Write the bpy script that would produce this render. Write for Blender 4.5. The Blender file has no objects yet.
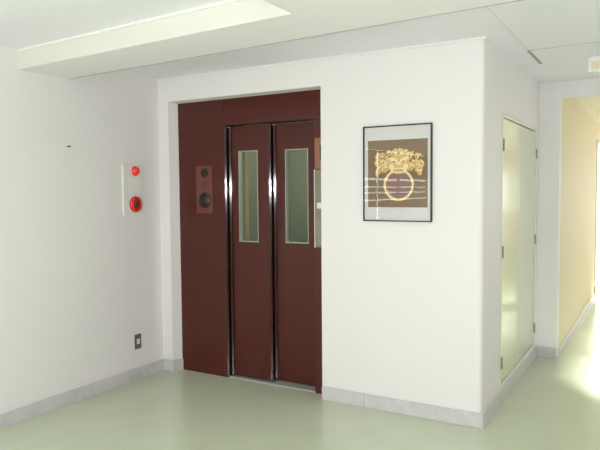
import bpy, bmesh, math, random
from mathutils import Matrix, Vector
random.seed(4)
S = bpy.context.scene
COL = S.collection
R = math.radians

# ------------------------------------------------------------------ helpers
def lin(c):
    return tuple(((v/255)/12.92 if v/255 <= .04045 else ((v/255+.055)/1.055)**2.4) for v in c) + (1,)

def mat(name, rgb, rough=.6, metal=0, spec=.5, coat=0, coat_rough=.05, noise=None, bump=None, emit=None):
    """noise=(scale, amount, rgb2[, stretch]); bump=(scale, strength)"""
    m = bpy.data.materials.new(name); m.use_nodes = True
    n = m.node_tree.nodes; l = m.node_tree.links
    b = n['Principled BSDF']
    b.inputs['Roughness'].default_value = rough
    b.inputs['Metallic'].default_value = metal
    b.inputs['Specular IOR Level'].default_value = spec
    b.inputs['Coat Weight'].default_value = coat
    b.inputs['Coat Roughness'].default_value = coat_rough
    b.inputs['Base Color'].default_value = lin(rgb)
    tc = n.new('ShaderNodeTexCoord')
    if noise:
        mp = n.new('ShaderNodeMapping'); l.new(tc.outputs['Object'], mp.inputs[0])
        mp.inputs['Scale'].default_value = noise[3] if len(noise) > 3 else (1, 1, 1)
        t = n.new('ShaderNodeTexNoise'); t.inputs['Scale'].default_value = noise[0]; t.inputs['Detail'].default_value = 6
        l.new(mp.outputs[0], t.inputs['Vector'])
        r = n.new('ShaderNodeValToRGB'); r.color_ramp.elements[0].position = .5-noise[1]; r.color_ramp.elements[1].position = .5+noise[1]
        r.color_ramp.elements[0].color = lin(rgb); r.color_ramp.elements[1].color = lin(noise[2])
        l.new(t.outputs[0], r.inputs[0]); l.new(r.outputs[0], b.inputs['Base Color'])
    if bump:
        t = n.new('ShaderNodeTexNoise'); t.inputs['Scale'].default_value = bump[0]; t.inputs['Detail'].default_value = 3
        l.new(tc.outputs['Object'], t.inputs['Vector'])
        bp = n.new('ShaderNodeBump'); bp.inputs['Strength'].default_value = bump[1]; bp.inputs['Distance'].default_value = .01
        l.new(t.outputs[0], bp.inputs['Height']); l.new(bp.outputs[0], b.inputs['Normal'])
    if emit:
        b.inputs['Emission Color'].default_value = lin(rgb); b.inputs['Emission Strength'].default_value = emit
    return m

def glass_mat(name, tint, ior=1.45, rough=.0):
    m = bpy.data.materials.new(name); m.use_nodes = True
    n = m.node_tree.nodes; l = m.node_tree.links
    n.remove(n['Principled BSDF'])
    tr = n.new('ShaderNodeBsdfTransparent'); tr.inputs[0].default_value = tint+(1,)
    gl = n.new('ShaderNodeBsdfGlossy'); gl.inputs['Roughness'].default_value = rough
    fr = n.new('ShaderNodeFresnel'); fr.inputs['IOR'].default_value = ior
    mx = n.new('ShaderNodeMixShader')
    ge = n.new('ShaderNodeNewGeometry'); sb = n.new('ShaderNodeMath'); sb.operation = 'SUBTRACT'; sb.inputs[0].default_value = 1
    mu = n.new('ShaderNodeMath'); mu.operation = 'MULTIPLY'
    l.new(ge.outputs['Backfacing'], sb.inputs[1]); l.new(fr.outputs[0], mu.inputs[0]); l.new(sb.outputs[0], mu.inputs[1])
    l.new(mu.outputs[0], mx.inputs[0]); l.new(tr.outputs[0], mx.inputs[1]); l.new(gl.outputs[0], mx.inputs[2])
    l.new(mx.outputs[0], n['Material Output'].inputs[0])
    return m

def box(bm, x0, x1, y0, y1, z0, z1, bevel=0, mi=0, seg=2):
    m = Matrix.Translation(((x0+x1)/2, (y0+y1)/2, (z0+z1)/2)) @ Matrix.Diagonal((abs(x1-x0), abs(y1-y0), abs(z1-z0), 1))
    r = bmesh.ops.create_cube(bm, size=1, matrix=m)
    vs = r['verts']
    fs = {f for v in vs for f in v.link_faces}
    for f in fs: f.material_index = mi
    if bevel:
        es = list({e for v in vs for e in v.link_edges})
        rr = bmesh.ops.bevel(bm, geom=es, offset=bevel, segments=seg, affect='EDGES', profile=.5)
        for f in rr['faces']: f.material_index = mi

def prism(bm, prof, z0, z1, mi=0):
    """prof: list of (x,y) extruded in z"""
    a = [bm.verts.new((x, y, z0)) for x, y in prof]; b = [bm.verts.new((x, y, z1)) for x, y in prof]
    k = len(prof)
    fs = [bm.faces.new(a[::-1]), bm.faces.new(b)]
    for i in range(k):
        fs.append(bm.faces.new((a[i], a[(i+1) % k], b[(i+1) % k], b[i])))
    for f in fs: f.material_index = mi
    return fs

def lathe(bm, prof, M, seg=32, mi=0):
    """prof: (radius, height) revolved about local z, mapped by M"""
    rings = []
    for r, h in prof:
        if r < 1e-6: rings.append([bm.verts.new(M @ Vector((0, 0, h)))])
        else: rings.append([bm.verts.new(M @ Vector((r*math.cos(2*math.pi*i/seg), r*math.sin(2*math.pi*i/seg), h))) for i in range(seg)])
    for a, b in zip(rings, rings[1:]):
        for i in range(seg):
            j = (i+1) % seg
            q = [a[i % len(a)], a[j % len(a)], b[j % len(b)], b[i % len(b)]]
            u = []
            for v in q:
                if v not in u: u.append(v)
            if len(u) > 2:
                f = bm.faces.new(u); f.material_index = mi
    for rr in (rings[0], rings[-1]):
        if len(rr) > 1:
            try: f = bm.faces.new(rr); f.material_index = mi
            except ValueError: pass

def obj(name, bm, m, parent=None, smooth=False):
    bmesh.ops.recalc_face_normals(bm, faces=bm.faces)
    me = bpy.data.meshes.new(name); 
    if smooth:
        for f in bm.faces: f.smooth = True
    bm.to_mesh(me); bm.free()
    for x in (m if isinstance(m, (list, tuple)) else [m]): me.materials.append(x)
    o = bpy.data.objects.new(name, me); COL.objects.link(o)
    if parent:
        o.parent = parent
        o.matrix_parent_inverse = Matrix.Translation(-Vector(parent.location))
    if smooth:
        md = o.modifiers.new('edges', 'EDGE_SPLIT'); md.split_angle = R(40)
    return o

def boxo(name, m, parent, *b, bevel=0, **k):
    bm = bmesh.new(); box(bm, *b, bevel=bevel); return obj(name, bm, m, parent, **k)

def thing(name, label, cat, loc=(0, 0, 0), group=None):
    o = bpy.data.objects.new(name, None); COL.objects.link(o); o.location = loc; o.empty_display_size = .1
    return tag(o, label, cat, group)

def tag(o, label, cat, group=None):
    o['label'] = label; o['category'] = cat
    if group: o['group'] = group
    return o

def struct(o):
    o['kind'] = 'structure'; return o

def wall(name, m, axis, face, back, u0, u1, z0, z1, holes=(), back_holes=None):
    """upright slab; axis 'y' -> plane y=face spanned by x, axis 'x' -> plane x=face spanned by y."""
    bm = bmesh.new()
    back_holes = back_holes or holes
    P = (lambda u, d, z: (u, d, z)) if axis == 'y' else (lambda u, d, z: (d, u, z))
    def grid(hs, d):
        us = [u0]+[c for h in hs for c in h[:2]]+[u1]; zs = [z0]+[c for h in hs for c in h[2:]]+[z1]
        us = sorted(range(len(us)), key=lambda i: us[i]), us
        zs = sorted(range(len(zs)), key=lambda i: zs[i]), zs
        U = [us[1][i] for i in us[0]]; Z = [zs[1][i] for i in zs[0]]
        V = [[bm.verts.new(P(u, d, z)) for z in Z] for u in U]
        return U, Z, V
    F = grid(holes, face); B = grid(back_holes, back)
    nu, nz = len(F[0]), len(F[1])
    def inside(i, j):
        if i < 0 or j < 0 or i >= nu-1 or j >= nz-1: return True
        cu, cz = (F[0][i]+F[0][i+1])/2, (F[1][j]+F[1][j+1])/2
        if F[0][i+1]-F[0][i] < 1e-7 or F[1][j+1]-F[1][j] < 1e-7: return True
        return any(h[0] < cu < h[1] and h[2] < cz < h[3] for h in holes)
    for i in range(nu-1):
        for j in range(nz-1):
            if inside(i, j): continue
            f, b = F[2], B[2]
            bm.faces.new((f[i][j], f[i+1][j], f[i+1][j+1], f[i][j+1]))
            bm.faces.new((b[i][j], b[i+1][j], b[i+1][j+1], b[i][j+1]))
            for (di, dj, p, q) in ((-1, 0, (i, j), (i, j+1)), (1, 0, (i+1, j), (i+1, j+1)), (0, -1, (i, j), (i+1, j)), (0, 1, (i, j+1), (i+1, j+1))):
                if inside(i+di, j+dj):
                    bm.faces.new((f[p[0]][p[1]], f[q[0]][q[1]], b[q[0]][q[1]], b[p[0]][p[1]]))
    bmesh.ops.remove_doubles(bm, verts=bm.verts, dist=1e-6)
    return struct(obj(name, bm, m))

# ------------------------------------------------------------------ materials
M_wall = mat('wall_paint', (239, 235, 234), .55, spec=.3)
M_white = mat('white_trim', (236, 237, 232), .35)
M_ceil = mat('ceiling_paint', (246, 246, 251), .7, spec=.2)
M_beige = mat('beige_wall_paper', (228, 215, 186), .6, spec=.3, noise=(9, .3, (231, 218, 192)))
M_floor = mat('green_vinyl', (202, 211, 182), .2, spec=.6, noise=(5, .25, (208, 216, 191), (1, 1, 1)), bump=(2.2, .05))
M_cream2 = mat('cream_ceiling_paint', (238, 228, 206), .6)
M_low = mat('low_ceiling_paint', (246, 243, 245), .6, spec=.3)
M_face = mat('upstand_paint', (226, 223, 215), .6, spec=.3)
M_stone = mat('grey_marble', (200, 198, 202), .3, noise=(14, .22, (216, 212, 212), (1, 1, 1)))
M_joint = mat('grout', (150, 148, 150), .8)
M_red = mat('maroon_lacquer', (82, 27, 19), .3, spec=.32, coat=.25, coat_rough=.03, noise=(14, .3, (74, 24, 17)))
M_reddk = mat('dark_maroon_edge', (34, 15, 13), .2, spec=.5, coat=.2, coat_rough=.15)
M_edge = mat('shaded_edge_lacquer', (44, 18, 16), .11, spec=.25)  # maroon darkened with the shade of the return and gap
M_lining = mat('pale_steel_lining', (186, 192, 188), .4, metal=.25)
M_steel = mat('brushed_steel', (178, 184, 180), .32, metal=1, bump=(300, .02))
M_steel2 = mat('satin_steel_plate', (138, 130, 112), .4, metal=.8)
M_hinge = mat('hinge_steel', (146, 146, 136), .35, metal=.6)
M_cup = mat('pale_green_enamel', (218, 224, 198), .16, spec=.6, coat=.35, coat_rough=.08)
M_cupf = mat('cupboard_frame_enamel', (228, 228, 208), .25)
M_plast = mat('white_plastic', (232, 233, 226), .35)
M_cream = mat('cream_plastic', (216, 210, 190), .4)
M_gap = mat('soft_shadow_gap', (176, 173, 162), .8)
M_faint = mat('board_joint', (214, 217, 213), .8)
M_dark = mat('dark_grey', (66, 64, 58), .8)  # plain dark grey for the wall hook and socket slots
M_redp = mat('red_plastic', (214, 24, 24), .16, spec=.6, coat=.5)
M_redl = mat('red_lamp_lens', (232, 34, 26), .1, spec=.7, coat=.6, emit=.15)
M_bell = mat('alarm_button_dark', (92, 40, 40), .3)
M_outlet = mat('bronze_outlet_plate', (116, 112, 96), .4, metal=.4)
M_frame = mat('black_frame_metal', (44, 42, 36), .3, metal=.5)
M_mat = mat('picture_mat_board', (216, 214, 212), .8)
M_pbrown = mat('print_olive', (124, 106, 70), .8, noise=(9, .3, (132, 108, 84)))
M_ppurp = mat('print_mauve', (140, 108, 100), .8)
M_pgold = mat('print_gold', (206, 164, 96), .8, noise=(60, .2, (228, 196, 136)))
M_pcream = mat('print_cream', (238, 218, 172), .8)
M_pshade = mat('print_dark_gold', (158, 118, 62), .8)
M_glass = glass_mat('picture_glass', (1, 1, 1), 1.5)
M_pane = glass_mat('window_glass', (.95, .97, .96), 1.45)
M_vis = glass_mat('lift_window_glass', (.90, .94, .88), 1.5)
M_car = mat('lift_car_panel', (156, 162, 144), .45)
M_carb = mat('lift_car_beige', (222, 198, 158), .45)
M_blind = mat('blind_slat_paint', (150, 150, 142), .5)
M_exit = mat('cream_diffuser', (226, 214, 186), .4)
M_carfill = mat('car_fill_glow', (255, 248, 235), .4, emit=4)
M_rubber = mat('brown_rubber', (110, 84, 66), .6)
M_frost = mat('glowing_frosted_glass', (235, 240, 238), .4, emit=2.2)  # glows on its own, standing in for daylight behind the corridor door
M_door = mat('corridor_door_paint', (206, 210, 200), .4)

# ------------------------------------------------------------------ dimensions (metres)
XL, XC, XO = -3.614, -0.955, -0.780        # left wall, outer corner, corridor wall
YW, YE, Y2 = 3.863, 3.949, 5.805           # lift wall, lift frame, hall end wall
ZC, ZG, ZT = 2.427, 2.300, 2.423           # rear ceiling, low ceiling, recess
YR = -3.45                                  # rear wall
XR, XRC = 1.6, 1.15                        # right wall, corridor right wall
YEND = 15.0
AG = -.0645                                # skew of the low ceiling's edge

# ------------------------------------------------------------------ floor
bm = bmesh.new(); box(bm, XL-.15, XR+.15, YR-.15, YEND+.15, -.1, 0); struct(obj('floor', bm, M_floor))

# ------------------------------------------------------------------ walls
wall('wall_left', M_wall, 'x', XL, XL-.15, YR-.15, 4.2, 0, 2.6, [(-3.3, -.15, .95, 2.15)])
wall('wall_elevator', M_wall, 'y', YW, YE, XL, XC-.03, 0, 2.6, [(-3.507, -2.088, -.0, 2.235)], [(-3.478, -2.088, -.0, 2.228)])
# rounded outer corner
bm = bmesh.new()
r_ = .03
prof = [(XC-r_ + r_*math.sin(a), YW+r_ - r_*math.cos(a)) for a in [R(90)*i/8 for i in range(9)]]
prof += [(XC-.086, YW+r_), (XC-.086, YW+.086), (XC-.03, YW+.086), (XC-.03, YW+.0)]
prof = [(XC-r_ + r_*math.sin(a), YW+r_ - r_*math.cos(a)) for a in [R(90)*i/8 for i in range(9)]] + [(XC-r_, YW+r_)]
prism(bm, prof, 0, 2.6)
struct(obj('wall_corner', bm, M_wall, smooth=True))
wall('wall_cupboard', M_wall, 'x', XC, XC-.086, YW+r_, Y2+.05, 0, 2.6, [(4.372, 5.672, .118, 2.02)])
wall('wall_hall', M_wall, 'y', Y2, Y2+.1, XC, XR, 0, 2.6, [(XO, XRC, -.0, 2.287)])
wall('wall_corridor_left', M_beige, 'x', XO, XO-.12, Y2+.1, YEND, 0, 2.6, [(9.3, 10.7, 0.0, 2.12)])
wall('wall_corridor_right', M_beige, 'x', XRC, XRC+.12, Y2+.1, YEND, 0, 2.6, [(6.2, 8.6, 1.0, 1.9), (9.3, 11.7, 1.0, 1.9), (12.2, 14.4, 1.0, 1.9)])
wall('wall_corridor_end', M_beige, 'y', YEND, YEND+.1, XO-.12, XRC+.12, 0, 2.6, [(-.35, .75, .05, 2.15)])
wall('wall_right', M_wall, 'x', XR, XR+.15, YR-.15, Y2, 0, 2.6, [(2.1, 5.5, 1.6, 2.02)])  # opening shaped for the sun patch on the floor
wall('wall_rear', M_wall, 'y', YR, YR-.15, XL, XR, 0, 2.6, [(-3.3, 1.3, .1, 2.25)])

# ------------------------------------------------------------------ ceilings
bm = bmesh.new(); box(bm, XL, XR, 2.6, Y2, ZC, ZC+.1); struct(obj('ceiling', bm, M_ceil))
bm = bmesh.new(); box(bm, XO-.12, XRC+.12, Y2+.1, YEND, 2.40, 2.5); struct(obj('ceiling_corridor', bm, M_cream2))
def yg(x): return 2.982 + AG*(x-XL)     # rear edge of the low ceiling
def yr(x): return 2.579 + AG*(x-XL)     # rear edge of the recess
XQ = -1.462
# low ceiling: band behind the recess + field to the right of it
bm = bmesh.new()
prism(bm, [(XL, yr(XL)), (XQ, yr(XQ)), (XQ, YR), (XR, YR), (XR, yg(XR)), (XL, yg(XL))], ZG, ZG+.045)
# upstand of the recess and of the rear edge
prism(bm, [(XL, yr(XL)), (XQ, yr(XQ)), (XQ, yr(XQ)+.03), (XL, yr(XL)+.03)], ZG+.045, ZT+.02)
prism(bm, [(XL, yr(XL)-.002), (XQ, yr(XQ)-.002), (XQ, yr(XQ)), (XL, yr(XL))], ZG, ZT, mi=1)
prism(bm, [(XQ, yr(XQ)+.03), (XQ, YR), (XQ+.03, YR), (XQ+.03, yr(XQ)+.03)], ZG+.045, ZT+.02)
prism(bm, [(XL, yg(XL)-.03), (XR, yg(XR)-.03), (XR, yg(XR)), (XL, yg(XL))], ZG+.045, ZC)
struct(obj('ceiling_low', bm, [M_low, M_face]))
bm = bmesh.new(); prism(bm, [(XL, YR), (XQ+.03, YR), (XQ+.03, 2.6), (XL, 2.6)], ZT, ZT+.1); struct(obj('ceiling_recess', bm, M_ceil))
bm = bmesh.new(); prism(bm, [(XQ+.03, YR), (XR, YR), (XR, 2.6), (XQ+.03, 2.6)], ZC+.0, ZC+.1); struct(obj('ceiling_void', bm, M_ceil))

# trims: cove beads and shadow gaps
def strip(name, pts, z0, z1, m):
    bm = bmesh.new(); prism(bm, pts, z0, z1); return struct(obj(name, bm, m))
t = .013
strip('trim_1', [(XL, yr(XL)), (XL, yr(XL)-t), (XQ, yr(XQ)-t), (XQ, yr(XQ))], ZT-t, ZT, M_white)
strip('trim_2', [(XL, YR), (XL+t, YR), (XL+t, yr(XL)-t), (XL, yr(XL)-t)], ZT-t, ZT, M_white)
strip('trim_3', [(XL, YW-t), (XC+t, YW-t), (XC+t, YW), (XL, YW)], ZC-t, ZC, M_white)
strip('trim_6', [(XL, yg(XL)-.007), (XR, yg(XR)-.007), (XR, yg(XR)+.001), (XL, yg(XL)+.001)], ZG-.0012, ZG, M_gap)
strip('trim_7', [(XL, yg(XL)+.006), (XR, yg(XR)+.006), (XR, yg(XR)+.010), (XL, yg(XL)+.010)], ZG+.02, ZG+.06, M_white)
strip('trim_8', [(-.793, 3.0), (-.790, 3.0), (-.790, 4.395), (-.793, 4.395)], ZC-.0012, ZC, M_faint)
# fine vertical paint joint in the lift wall above the stone joint
strip('trim_10', [(-1.7575, YW-.0006), (-1.7555, YW-.0006), (-1.7555, YW), (-1.7575, YW)], .096, ZC-t, M_wall)
# lift opening: plaster bead on the right-hand edge
strip('trim_11', [(-2.088, YW-.0015), (-2.066, YW-.0015), (-2.066, YW), (-2.088, YW)], .10, 2.235, M_white)

# ------------------------------------------------------------------ baseboards (grey marble skirting)
def skirting(name, axis, face, d, u0, u1, joints, h=.096, th=.012):
    bm = bmesh.new()
    cuts = [u0]+[j for j in joints if min(u0, u1) < j < max(u0, u1)]+[u1]
    for a, b in zip(cuts, cuts[1:]):
        g = .0012
        a2, b2 = a+(g if a != u0 else 0), b-(g if b != u1 else 0)
        if axis == 'y': box(bm, a2, b2, min(face, face+d*th), max(face, face+d*th), 0, h, bevel=.002, seg=1)
        else: box(bm, min(face, face+d*th), max(face, face+d*th), a2, b2, 0, h, bevel=.002, seg=1)
    for j in cuts[1:-1]:
        if axis == 'y': box(bm, j-.0012, j+.0012, min(face, face+d*th*.8), max(face, face+d*th*.8), 0, h-.001, mi=1)
        else: box(bm, min(face, face+d*th*.8), max(face, face+d*th*.8), j-.0012, j+.0012, 0, h-.001, mi=1)
    return struct(obj(name, bm, [M_stone, M_joint]))
skirting('baseboard_left', 'x', XL, 1, YR, YW, [-2.9, -1.7, -.5, .7, 1.9, 3.1])
skirting('baseboard_elevator', 'y', YW, -1, XL+.012, -3.507, [])
skirting('baseboard_center', 'y', YW, -1, -2.088, XC-.0, [-1.757])
skirting('baseboard_cupboard', 'x', XC, 1, YW-.012, Y2, [4.7], h=.096)
skirting('baseboard_hall', 'y', Y2, -1, XC+.012, XO, [])
skirting('baseboard_corridor', 'x', XO, 1, Y2+.1, 9.3, [], h=.07, th=.008)
skirting('baseboard_rear', 'y', YR, 1, XL+.012, XR-.012, [-2, -.8, .4])
skirting('baseboard_right', 'x', XR, -1, YR, Y2, [-3, -1.8, -.6, .6, 1.8, 3, 4.2])
# marble reveal return inside the lift opening, left side
bm = bmesh.new(); prism(bm, [(-3.507, YW-.012), (-3.497, YW-.012), (-3.468, YE-.002), (-3.478, YE-.002), (-3.507, YW)], 0, .096); struct(obj('baseboard_reveal', bm, M_stone))

# ------------------------------------------------------------------ lift entrance
L = thing('elevator_entrance', 'wide maroon lift entrance with two sliding door leaves, each with a narrow window', 'elevator door', (-2.75, YE, 0))
bx = boxo
# fixed panel (left), header and right jamb in one plane
bm = bmesh.new()
box(bm, -3.52, -3.005, YE, YE+.05, 0, 2.25, bevel=.001, seg=1)
obj('fixed_panel', bm, M_red, L)
def edge_strip(x, y, z1, w=.016, depth=.04, ang=37):
    a = R(ang); bm = bmesh.new()
    prism(bm, [(x-w*math.cos(a), y), (x, y+w*math.sin(a)), (x, y+depth), (x-w*math.cos(a), y+depth)], .004, z1)
    return obj('edge_strip', bm, M_edge, L)
edge_strip(-2.9915, YE, 2.0215, .0165, .05)
edge_strip(-2.969, YE+.032, 2.010, .016, .0195, 36.5)
edge_strip(-2.6045, YE+.052, 2.014, .016, .04, 33)
edge_strip(-2.5835, YE+.086, 2.010, .016, .0175, 32.5)
ip = bx('disc_plate', mat('plum_plastic', (112, 58, 50), .3), L, -3.292, -3.128, YE-.006, YE-.0002, 1.325, 1.705, bevel=.003)  # plum plate on the fixed panel, carrying three round discs
ip['label'] = 'plum-coloured plate with a small and a large round disc'
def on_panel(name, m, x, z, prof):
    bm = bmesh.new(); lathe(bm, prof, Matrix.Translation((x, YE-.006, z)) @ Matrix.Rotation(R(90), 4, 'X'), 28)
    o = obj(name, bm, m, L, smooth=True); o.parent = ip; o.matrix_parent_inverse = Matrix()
on_panel('upper_disc', M_reddk, -3.205, 1.652, [(.036, 0), (.034, .004), (.0, .006)])
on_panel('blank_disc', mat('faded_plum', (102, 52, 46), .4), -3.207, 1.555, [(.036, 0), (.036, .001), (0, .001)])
on_panel('lower_disc', M_reddk, -3.205, 1.432, [(.062, 0), (.062, .006), (.055, .012), (.040, .014), (.036, .009), (.02, .016), (0, .018)])
bx('header', M_red, L, -3.0045, -2.04, YE, YE+.035, 2.022, 2.25, bevel=.003)
bx('jamb', M_red, L, -2.197, -2.04, YE+.001, YE+.15, 0, 2.0215, bevel=.003)
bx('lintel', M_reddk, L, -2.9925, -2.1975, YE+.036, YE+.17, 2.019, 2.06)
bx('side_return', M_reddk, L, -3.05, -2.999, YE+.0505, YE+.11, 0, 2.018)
bx('sill', M_lining, L, -3.0, -2.1975, YE+.012, YE+.17, 0, .008, bevel=.002)

def leaf(x0, x1, y0, y1, wx0, wx1, z1=2.014, z0=.014):
    wz0, wz1 = 1.101, 1.819
    bm = bmesh.new()
    # slab with a window hole: stiles and rails, outer vertical edge rounded
    g = .0
    us = [x0, wx0, wx1, x1]; zs = [z0, wz0, wz1, z1]
    V = {}
    for i, u in enumerate(us):
        for j, z in enumerate(zs):
            for k, y in enumerate((y0, y1)): V[i, j, k] = bm.verts.new((u, y, z))
    for i in range(3):
        for j in range(3):
            if (i, j) == (1, 1): continue
            for k in (0, 1): bm.faces.new([V[i, j, k], V[i+1, j, k], V[i+1, j+1, k], V[i, j+1, k]])
    for i in range(3):
        bm.faces.new([V[i, 0, 0], V[i+1, 0, 0], V[i+1, 0, 1], V[i, 0, 1]]); bm.faces.new([V[i, 3, 0], V[i+1, 3, 0], V[i+1, 3, 1], V[i, 3, 1]])
        bm.faces.new([V[0, i, 0], V[0, i+1, 0], V[0, i+1, 1], V[0, i, 1]]); bm.faces.new([V[3, i, 0], V[3, i+1, 0], V[3, i+1, 1], V[3, i, 1]])
    for a, b in (((1, 1), (2, 1)), ((2, 1), (2, 2)), ((2, 2), (1, 2)), ((1, 2), (1, 1))):
        bm.faces.new([V[a[0], a[1], 0], V[b[0], b[1], 0], V[b[0], b[1], 1], V[a[0], a[1], 1]])
    bm.edges.ensure_lookup_table()
    lf = obj('door_leaf', bm, M_red, L, smooth=True)
    # steel lining of the window
    bm = bmesh.new(); w = .005
    box(bm, wx0, wx0+w, y0-.002, y1+.004, wz0, wz1); box(bm, wx1-w, wx1, y0-.002, y1+.004, wz0, wz1)
    box(bm, wx0+w, wx1-w, y0-.002, y1+.004, wz0, wz0+w); box(bm, wx0+w, wx1-w, y0-.002, y1+.004, wz1-w, wz1)
    o = obj('window_lining', bm, M_lining, L); o.parent = lf; o.matrix_parent_inverse = Matrix()
    bm = bmesh.new(); box(bm, wx0+w, wx1-w, y1-.006, y1-.001, wz0+w, wz1-w)
    o = obj('window_pane', bm, M_vis, L); o.parent = lf; o.matrix_parent_inverse = Matrix()
    return lf
leaf(-3.045, -2.6182, YE+.052, YE+.092, -2.905, -2.722)
leaf(-2.66, -2.2005, YE+.104, YE+.142, -2.503, -2.301)
for x, y in ((-2.972, YE+.022), (-2.588, YE+.074)):
    bm = bmesh.new(); box(bm, x-.014, x-.006, y, y+.008, 2.004, 2.014, bevel=.002); box(bm, x+.004, x+.012, y, y+.008, 2.004, 2.014, bevel=.002)
    o = obj('hanger_cap', bm, M_steel, L); o['label'] = 'small bright metal cap'

# call station on the right jamb
c = thing('call_panel', 'steel call button plate on the right-hand jamb of the maroon lift entrance', 'button panel', (-2.14, YE, 1.09))
bx('plate', M_steel2, c, -2.180, -2.095, YE-.012, YE, 1.09, 1.652, bevel=.002)
bx('edge_trim', M_plast, c, -2.1855, -2.1805, YE-.0155, YE-.0, 1.088, 1.654)
bx('button', M_plast, c, -2.162, -2.12, YE-.017, YE-.012, 1.372, 1.415, bevel=.002)
bm = bmesh.new()
for i in range(9): box(bm, -2.168, -2.11, YE-.0145, YE-.012, 1.115+i*.02, 1.123+i*.02)
obj('speaker_louver', bm, M_hinge, c)
p = thing('tan_jamb_plate', 'narrow beige plate on the lift jamb above the call button plate', 'plate', (-2.14, YE, 1.655))  # plain tan plate with a dark inset
bx('plate', mat('tan_plate', (152, 98, 76), .35), p, -2.184, -2.095, YE-.006, YE, 1.66, 1.882, bevel=.002)
bx('dark_inset', M_reddk, p, -2.140, -2.11, YE-.008, YE-.006, 1.72, 1.83, bevel=.001)

# the car standing behind the doors
k = thing('elevator_car', 'grey-green lift car interior seen through the narrow door windows', 'elevator car', (-2.7, 5.0, 0))
bx('car_floor', M_hinge, k, -3.5, -1.9, YE+.20, 5.5, 0, .02)
bx('back_panel', M_car, k, -3.48, -1.92, 5.44, 5.48, .02, 2.2)
bx('side_panel', M_car, k, -3.50, -3.46, YE+.2, 5.44, .02, 2.2)
bx('side_panel', M_car, k, -1.94, -1.90, YE+.2, 5.44, .02, 2.2)
bx('car_ceiling', M_plast, k, -3.5, -1.9, YE+.2, 5.5, 2.2, 2.24)
bx('front_post', M_carb, k, -3.12, -2.93, YE+.18, YE+.22, .02, 2.2)
bx('front_post', M_car, k, -2.19, -1.94, YE+.18, YE+.22, .02, 2.2)
bx('handrail', M_steel, k, -3.3, -2.1, 5.38, 5.41, .85, .89, bevel=.01)
bx('lamp', M_carfill, k, -3.1, -2.3, 4.5, 5.1, 2.185, 2.199)  # unseen glowing panel added to brighten the car interior
# light well around the car
bm = bmesh.new()
box(bm, -3.62, -3.53, YE, 5.7, 0, 2.6); box(bm, -1.87, -1.8, YE, 5.7, 0, 2.6); box(bm, -3.53, -1.87, 5.6, 5.7, 0, 2.6); box(bm, -3.53, -1.87, YE+.01, YE+.12, 2.26, 2.6)
struct(obj('wall_shaft', bm, M_wall))

# ------------------------------------------------------------------ fire alarm on the left wall
a = thing('fire_alarm', 'white wall plate with a red lamp above a round red alarm button', 'fire alarm', (XL, 3.55, 1.32))
bm = bmesh.new(); box(bm, XL-.002, XL+.012, 3.447, 3.657, 1.322, 1.722, bevel=.003)
pl = obj('plate', bm, M_plast, a)
bm = bmesh.new(); box(bm, XL+.012, XL+.0135, 3.51, 3.63, 1.50, 1.61, bevel=.0005); obj('notice_field', bm, M_wall, a)
Mx = Matrix.Translation((XL+.012, 3.573, 1.668)) @ Matrix.Rotation(R(90), 4, 'Y')
bm = bmesh.new(); lathe(bm, [(.040, 0), (.040, .004), (.036, .006)]+[(.036*math.cos(q), .006+.030*math.sin(q)) for q in [R(90)*i/8 for i in range(9)]], Mx)
obj('lamp_lens', bm, M_redl, a, smooth=True)
Mx = Matrix.Translation((XL+.012, 3.569, 1.406)) @ Matrix.Rotation(R(90), 4, 'Y')
bm = bmesh.new(); lathe(bm, [(.064, 0), (.064, .010), (.058, .02), (.044, .026), (.040, .019), (.027, .019), (.0, .019)], Mx, 40)
ring = obj('button_housing', bm, M_redp, a, smooth=True)
bm = bmesh.new(); lathe(bm, [(.026, .0191), (.026, .023), (.022, .026), (0, .027)], Mx, 28)
o = obj('push_button', bm, M_bell, a, smooth=True); o.parent = ring; o.matrix_parent_inverse = Matrix()

# outlet
a = thing('wall_outlet', 'small bronze-grey wall outlet low on the left wall, with a pale socket in its middle', 'outlet', (XL, 3.57, .245))
bx('cover_plate', M_outlet, a, XL, XL+.006, 3.537, 3.607, .245, .365, bevel=.002)
bm = bmesh.new(); box(bm, XL+.006, XL+.010, 3.556, 3.588, .285, .327, bevel=.001)
box(bm, XL+.0099, XL+.0104, 3.564, 3.567, .30, .312, mi=1); box(bm, XL+.0099, XL+.0104, 3.577, 3.58, .30, .312, mi=1)
obj('socket', bm, [M_plast, M_dark], a)
# hook
bm = bmesh.new()
lathe(bm, [(0, 0), (.003, 0), (.003, .02), (.006, .021), (.006, .024), (0, .024)], Matrix.Translation((XL, 2.946, 1.826)) @ Matrix.Rotation(R(90), 4, 'Y'), 12)
box(bm, XL, XL+.003, 2.938, 2.960, 1.822, 1.828)
tag(obj('wall_hook', bm, M_dark), 'tiny dark nail hook alone high on the bare left wall', 'hook')

# ------------------------------------------------------------------ framed picture
x0, x1, z0, z1 = -1.755, -1.276, 1.293, 1.928
P = thing('framed_picture', 'thin black framed print of a golden beast mask holding a ring, behind glass', 'picture', ((x0+x1)/2, YW, z0))
bm = bmesh.new(); w = .008
box(bm, x0, x0+w, YW-.02, YW, z0, z1); box(bm, x1-w, x1, YW-.02, YW, z0, z1)
box(bm, x0+w, x1-w, YW-.02, YW, z0, z0+w); box(bm, x0+w, x1-w, YW-.02, YW, z1-w, z1)
obj('frame', bm, M_frame, P)
bx('mat_board', M_mat, P, x0+w, x1-w, YW-.010, YW-.002, z0+w, z1-w)
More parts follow.
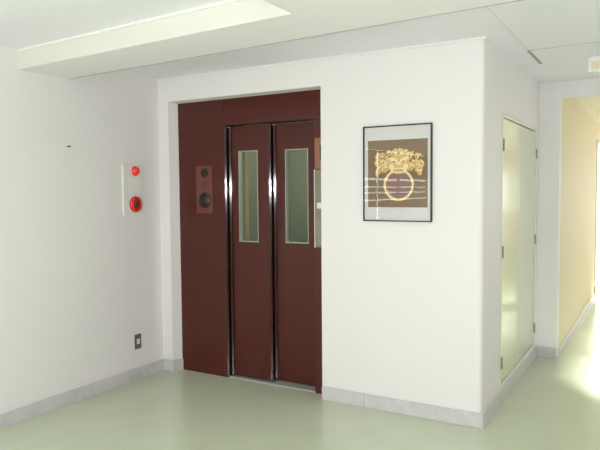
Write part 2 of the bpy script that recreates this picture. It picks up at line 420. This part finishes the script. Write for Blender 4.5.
# print: flat multi-colour sheet
px0, px1, pz0, pz1 = -1.722, -1.305, 1.387, 1.832
cx, cz = -1.508, 1.60
bm = bmesh.new()
box(bm, px0, px1, YW-.0108, YW-.0100, pz0, pz1, mi=0)
layer = [0]
def flat(pts, mi, lv):
    y = YW-.0108-.00012*lv
    vs = [bm.verts.new((x, y, z)) for x, z in pts]; f = bm.faces.new(vs); f.material_index = mi
def disc(x, z, rx, rz, mi, lv, n=24, rot=0):
    flat([(x+rx*math.cos(q)*math.cos(rot)-rz*math.sin(q)*math.sin(rot), z+rx*math.cos(q)*math.sin(rot)+rz*math.sin(q)*math.cos(rot)) for q in [2*math.pi*i/n for i in range(n)]], mi, lv)
# mauve ground inside the ring
disc(cx+.005, 1.535, .092, .092, 1, 1)
# ring as annulus quads
def annulus(x, z, r0, r1, mi, lv, n=48, a0=0, a1=2*math.pi):
    for i in range(n):
        p, q = a0+(a1-a0)*i/n, a0+(a1-a0)*(i+1)/n
        flat([(x+r0*math.cos(p), z+r0*math.sin(p)), (x+r1*math.cos(p), z+r1*math.sin(p)), (x+r1*math.cos(q), z+r1*math.sin(q)), (x+r0*math.cos(q), z+r0*math.sin(q))], mi, lv)
annulus(cx+.005, 1.535, .088, .107, 2, 2); annulus(cx+.005, 1.535, .094, .102, 3, 3)
# mane: irregular curled locks left, right and above
for s_ in (-1, 1):
    for j in range(64):
        q = R(random.uniform(-28, 92)); rr = random.uniform(.075, .150 if q < R(45) else .115)
        if j > 52: q, rr = R(random.uniform(-28, 30)), random.uniform(.13, .165)
        sz = random.uniform(.012, .026)
        X, Z = cx+.005+s_*rr*math.cos(q)*1.0, 1.672+rr*math.sin(q)*.80
        ro_ = random.uniform(-1.2, 1.2)+q*s_
        lv = 4+j*.08
        disc(X, Z, sz, sz*random.uniform(.4, .7), 2, lv, 12, rot=ro_)
        disc(X+.003*s_, Z+.003, sz*.6, sz*.22, 3, lv+.03, 10, rot=ro_)
        disc(X-.002*s_, Z-.006, sz*.5, sz*.16, 4, lv+.05, 8, rot=ro_)
# face: brow, cheeks, eyes, nose, jaw with teeth
disc(cx+.005, 1.672, .078, .066, 2, 12, 28)
for s in (-1, 1):
    disc(cx+.005+s*.036, 1.700, .030, .014, 3, 13, 16, rot=s*.35)
    disc(cx+.005+s*.034, 1.686, .015, .012, 3, 14, 14); disc(cx+.005+s*.034, 1.686, .008, .008, 4, 15, 12)
    disc(cx+.005+s*.050, 1.655, .018, .016, 3, 13, 14)
    disc(cx+.005+s*.020, 1.742, .012, .026, 2, 13, 12, rot=-s*.3); disc(cx+.005+s*.020, 1.744, .006, .018, 3, 14, 12, rot=-s*.3)
disc(cx+.005, 1.668, .015, .022, 3, 14, 16); disc(cx+.005, 1.656, .022, .011, 2, 15, 16)
disc(cx+.005, 1.632, .056, .018, 3, 14, 20); disc(cx+.005, 1.630, .046, .008, 4, 15, 20)
for j in range(6):
    X = cx+.005-.040+j*.016; flat([(X-.006, 1.634), (X+.006, 1.634), (X, 1.618 if 0 < j < 5 else 1.606)], 3, 16)
obj('print', bm, [M_pbrown, M_ppurp, M_pgold, M_pcream, M_pshade], P)
bx('glass', M_glass, P, x0+w, x1-w, YW-.0175, YW-.0155, z0+w, z1-w)

# ------------------------------------------------------------------ built-in cupboard
K = thing('built_in_cupboard', 'tall pale green built-in cupboard with two doors in the side wall', 'cupboard', (XC, 5.02, .12))
y0, y1, z0, z1 = 4.3745, 5.6695, .12, 2.018
bm = bmesh.new()
f = .022
for b in ((y0, y0+f, z0, z1), (y1-f, y1, z0, z1), (y0+f, y1-f, z0, z0+f*.6), (y0+f, y1-f, z1-f, z1)):
    box(bm, XC-.09, XC+.004, *b, bevel=.001)
obj('door_frame', bm, M_cupf, K)
bx('body', M_cup, K, XC-.42, XC-.045, y0+f+.001, y1-f-.001, z0+.02, z1-.03)
ym = 5.02
for i, (a0, a1) in enumerate(((y0+f+.003, ym-.002), (ym+.002, y1-f-.003))):
    d = boxo('door', M_cup, K, XC-.034, XC-.006, a0, a1, z0+f*.6+.004, z1-f-.004, bevel=.003)
    for hz in (.29, 1.07, 1.81):
        yh = y0+.014 if i == 0 else y1-.014
        bm = bmesh.new()
        lathe(bm, [(0, 0), (.0055, 0), (.0055, .085), (0, .085)], Matrix.Translation((XC+.010, yh, hz-.047)), 14)
        box(bm, XC+.0035, XC+.0065, yh-.008, yh+.008, hz-.04, hz+.036)
        o = obj('hinge', bm, M_hinge, K); o.parent = d; o.matrix_parent_inverse = Matrix()

# ------------------------------------------------------------------ ceiling hatch + exit light
h = thing('ceiling_hatch', 'flat rectangular access panel in the ceiling beside the hall entrance', 'hatch', (-.4, 4.65, ZC-.004))
bx('panel', M_ceil, h, -.785, .02, 4.405, 4.892, ZC-.004, ZC, bevel=.001)
bm = bmesh.new()
for b in ((-.806, -.787, 4.395, 4.90), (.022, .030, 4.395, 4.90)): box(bm, b[0], b[1], b[2], b[3], ZC-.003, ZC)
for b in ((4.393, 4.3985), (4.8975, 4.902)): box(bm, -.787, .022, b[0], b[1], ZC-.002, ZC)
obj('edge_gap', bm, mat('hatch_gap_shade', (164, 164, 150), .8), h)  # flat strips, shade of the hatch gap put into their grey
e = thing('ceiling_sign_light', 'white box light fixture with a cream panel, hung from the ceiling at the hall entrance', 'light fixture', (-.29, 4.6, ZC))
bx('housing', M_plast, e, -.440, -.14, 4.50, 4.56, 2.262, 2.362, bevel=.004)
bx('panel', M_exit, e, -.418, -.162, 4.4975, 4.50, 2.280, 2.330)
bx('stem', M_plast, e, -.33, -.25, 4.51, 4.55, 2.362, ZC)

# ------------------------------------------------------------------ corridor door opening, its pane glowing in place of light from beyond
d = bmesh.new()
box(d, XO-.12, XO+.012, 9.26, 9.30, 0, 2.16); box(d, XO-.12, XO+.012, 10.70, 10.74, 0, 2.16); box(d, XO-.12, XO+.012, 9.30, 10.70, 2.12, 2.16)
struct(obj('trim_12', d, M_door))
bm = bmesh.new(); box(bm, XO+.0, XO+.02, 9.22, 9.26, 0, .17, bevel=.004)
tag(obj('door_stop', bm, M_rubber), 'small brown block at the foot of the corridor wall, far down the passage', 'door stop')

# ------------------------------------------------------------------ windows
def window(n, axis, face, u0, u1, z0, z1, mull, out):
    """frame + mullions + pane; out = +1/-1 direction to the outside"""
    bm = bmesh.new(); fr = .04
    def b(a0, a1, c0, c1):
        d0, d1 = sorted((face+out*.05, face+out*.09))
        if axis == 'x': box(bm, d0, d1, a0, a1, c0, c1)
        else: box(bm, a0, a1, d0, d1, c0, c1)
    b(u0, u1, z0, z0+fr); b(u0, u1, z1-fr, z1); b(u0, u0+fr, z0+fr, z1-fr); b(u1-fr, u1, z0+fr, z1-fr)
    for i in range(1, mull):
        u = u0+(u1-u0)*i/mull; b(u-fr/2, u+fr/2, z0+fr, z1-fr)
    w = struct(obj('window_%d' % n, bm, M_plast))
    bm = bmesh.new(); d0, d1 = sorted((face+out*.068, face+out*.072))
    if axis == 'x': box(bm, d0, d1, u0+fr, u1-fr, z0+fr, z1-fr)
    else: box(bm, u0+fr, u1-fr, d0, d1, z0+fr, z1-fr)
    g = obj('window_glass', bm, M_pane, w)
    return w
window(1, 'x', XL, -3.3, -.15, .95, 2.15, 2, -1)
window(2, 'y', YR, -3.3, 1.3, .1, 2.25, 4, -1)  # unseen window, added and sized so floor-bounced sun lights the ceiling
window(3, 'x', XRC, 6.2, 8.6, 1.0, 1.9, 2, 1)
window(4, 'x', XRC, 9.3, 11.7, 1.0, 1.9, 2, 1)
window(5, 'x', XRC, 12.2, 14.4, 1.0, 1.9, 2, 1)
window(8, 'x', XR, 2.1, 5.5, 1.6, 2.02, 3, 1)  # unseen window, added and placed to lay sun on the hall floor
window(6, 'y', YEND, -.35, .75, .05, 2.15, 1, 1)
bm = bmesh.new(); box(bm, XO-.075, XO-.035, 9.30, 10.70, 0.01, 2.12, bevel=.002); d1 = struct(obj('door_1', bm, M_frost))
bm = bmesh.new(); box(bm, XO-.034, XO-.005, 9.36, 9.38, .95, 1.15, bevel=.004); obj('door_handle', bm, M_steel, d1)
# two venetian blinds in the left window, nearly closed, with a few open gaps
gaps = [(1.345, 1.37), (1.455, 1.475), (1.54, 1.56), (1.645, 1.68), (2.09, 2.125)]
cut = [.96]+[c for g in gaps for c in g]+[2.14]
for ya, yb, lab in ((-3.28, -.82, 'wide nearly closed grey venetian blind in the left wall window, behind the viewer'),
                    (-.76, -.17, 'narrow nearly closed grey venetian blind at the near end of the left wall window')):
    B = thing('window_blind', lab, 'blind', (XL-.02, (ya+yb)/2, .95), 'blinds in the left wall window')
    bm = bmesh.new()
    for a_, b_ in zip(cut[::2], cut[1::2]):
        k_ = max(1, round((b_-a_)/.045))
        for i in range(k_):
            box(bm, XL-.03, XL-.026, ya, yb, a_+(b_-a_)*i/k_, a_+(b_-a_)*(i+1)/k_-.0003)
    obj('slats', bm, M_blind, B)
    bx('head_rail', M_plast, B, XL-.045, XL-.01, ya, yb, 2.127, 2.148)

# ------------------------------------------------------------------ lights
def area(name, loc, rot, sx, sy, power, col=(1, 1, 1)):
    l = bpy.data.lights.new(name, 'AREA'); l.shape = 'RECTANGLE'; l.size = sx; l.size_y = sy; l.energy = power; l.color = col
    o = bpy.data.objects.new(name, l); COL.objects.link(o); o.location = loc; o.rotation_euler = rot
    return o
area('fill_rear', (-1, YR-.3, 1.15), (R(90), 0, 0), 4.4, 2.1, 62, (1, .96, 1))          # added fill through the unseen rear window, points +y
area('fill_right', (XR+.35, 3.5, 1.85), (0, R(90), 0), .5, 4.0, 12, (1, .98, 1))  # added fill outside the unseen right-hand window
area('daylight_left', (XL-.3, -2.4, 1.6), (0, R(-90), 0), 1.3, 5.2, 220, (1, 1, 1))         # points +x
area('daylight_corridor_near', (XRC+.3, 7.4, 1.55), (0, R(90), 0), 1.3, 2.4, 16, (1, .98, .95))
area('daylight_corridor_mid', (XRC+.3, 10.5, 1.55), (0, R(90), 0), 1.3, 2.4, 16, (1, .98, .95))
area('daylight_corridor_far', (XRC+.3, 13.3, 1.55), (0, R(90), 0), 1.3, 2.2, 14, (1, .97, .90))
area('daylight_corridor_end', (.2, YEND+.3, 1.1), (R(-90), 0, 0), 1.1, 2.1, 30, (1, 1, 1))
fl = bpy.data.lights.new('camera_flash', 'AREA'); fl.shape = 'RECTANGLE'; fl.size = .05; fl.size_y = .03; fl.energy = 31; fl.color = (.98, .98, 1)
fo = bpy.data.objects.new('camera_flash', fl); COL.objects.link(fo)
fo.location = (-.03, .03, 1.56); fo.rotation_euler = (R(90-3), 0, R(30.4))

sl = bpy.data.lights.new('sun', 'SUN'); sl.energy = 20; sl.angle = R(4); sl.color = (.98, .95, 1)
so = bpy.data.objects.new('sun', sl); COL.objects.link(so); so.rotation_euler = (R(62), 0, R(37))
w = bpy.data.worlds.new('World'); S.world = w; w.use_nodes = True
w.node_tree.nodes['Background'].inputs[0].default_value = (.85, .92, 1, 1); w.node_tree.nodes['Background'].inputs[1].default_value = 1.0

# ------------------------------------------------------------------ camera
yaw, pi_, ro = R(30.3815), R(-3.148), R(-.4703)
Rt = Vector((math.cos(yaw), math.sin(yaw), 0))
Fw = Vector((-math.sin(yaw)*math.cos(pi_), math.cos(yaw)*math.cos(pi_), math.sin(pi_)))
Dn = -(Rt.cross(Fw))
R2 = Rt*math.cos(ro) - Dn*math.sin(ro)
D2 = Rt*math.sin(ro) + Dn*math.cos(ro)
Up = -D2; Bk = -Fw
cam = bpy.data.cameras.new('camera'); co = bpy.data.objects.new('camera', cam); COL.objects.link(co)
co.matrix_world = Matrix(((R2.x, Up.x, Bk.x, 0), (R2.y, Up.y, Bk.y, 0), (R2.z, Up.z, Bk.z, 1.5), (0, 0, 0, 1)))
cam.sensor_width = 36; cam.lens = 618.48/600*36; cam.clip_start = .02
S.camera = co
S.view_settings.view_transform = 'Standard'; S.view_settings.look = 'None'; S.view_settings.gamma = 1
S.view_settings.use_curve_mapping = False; S.view_settings.exposure = .12
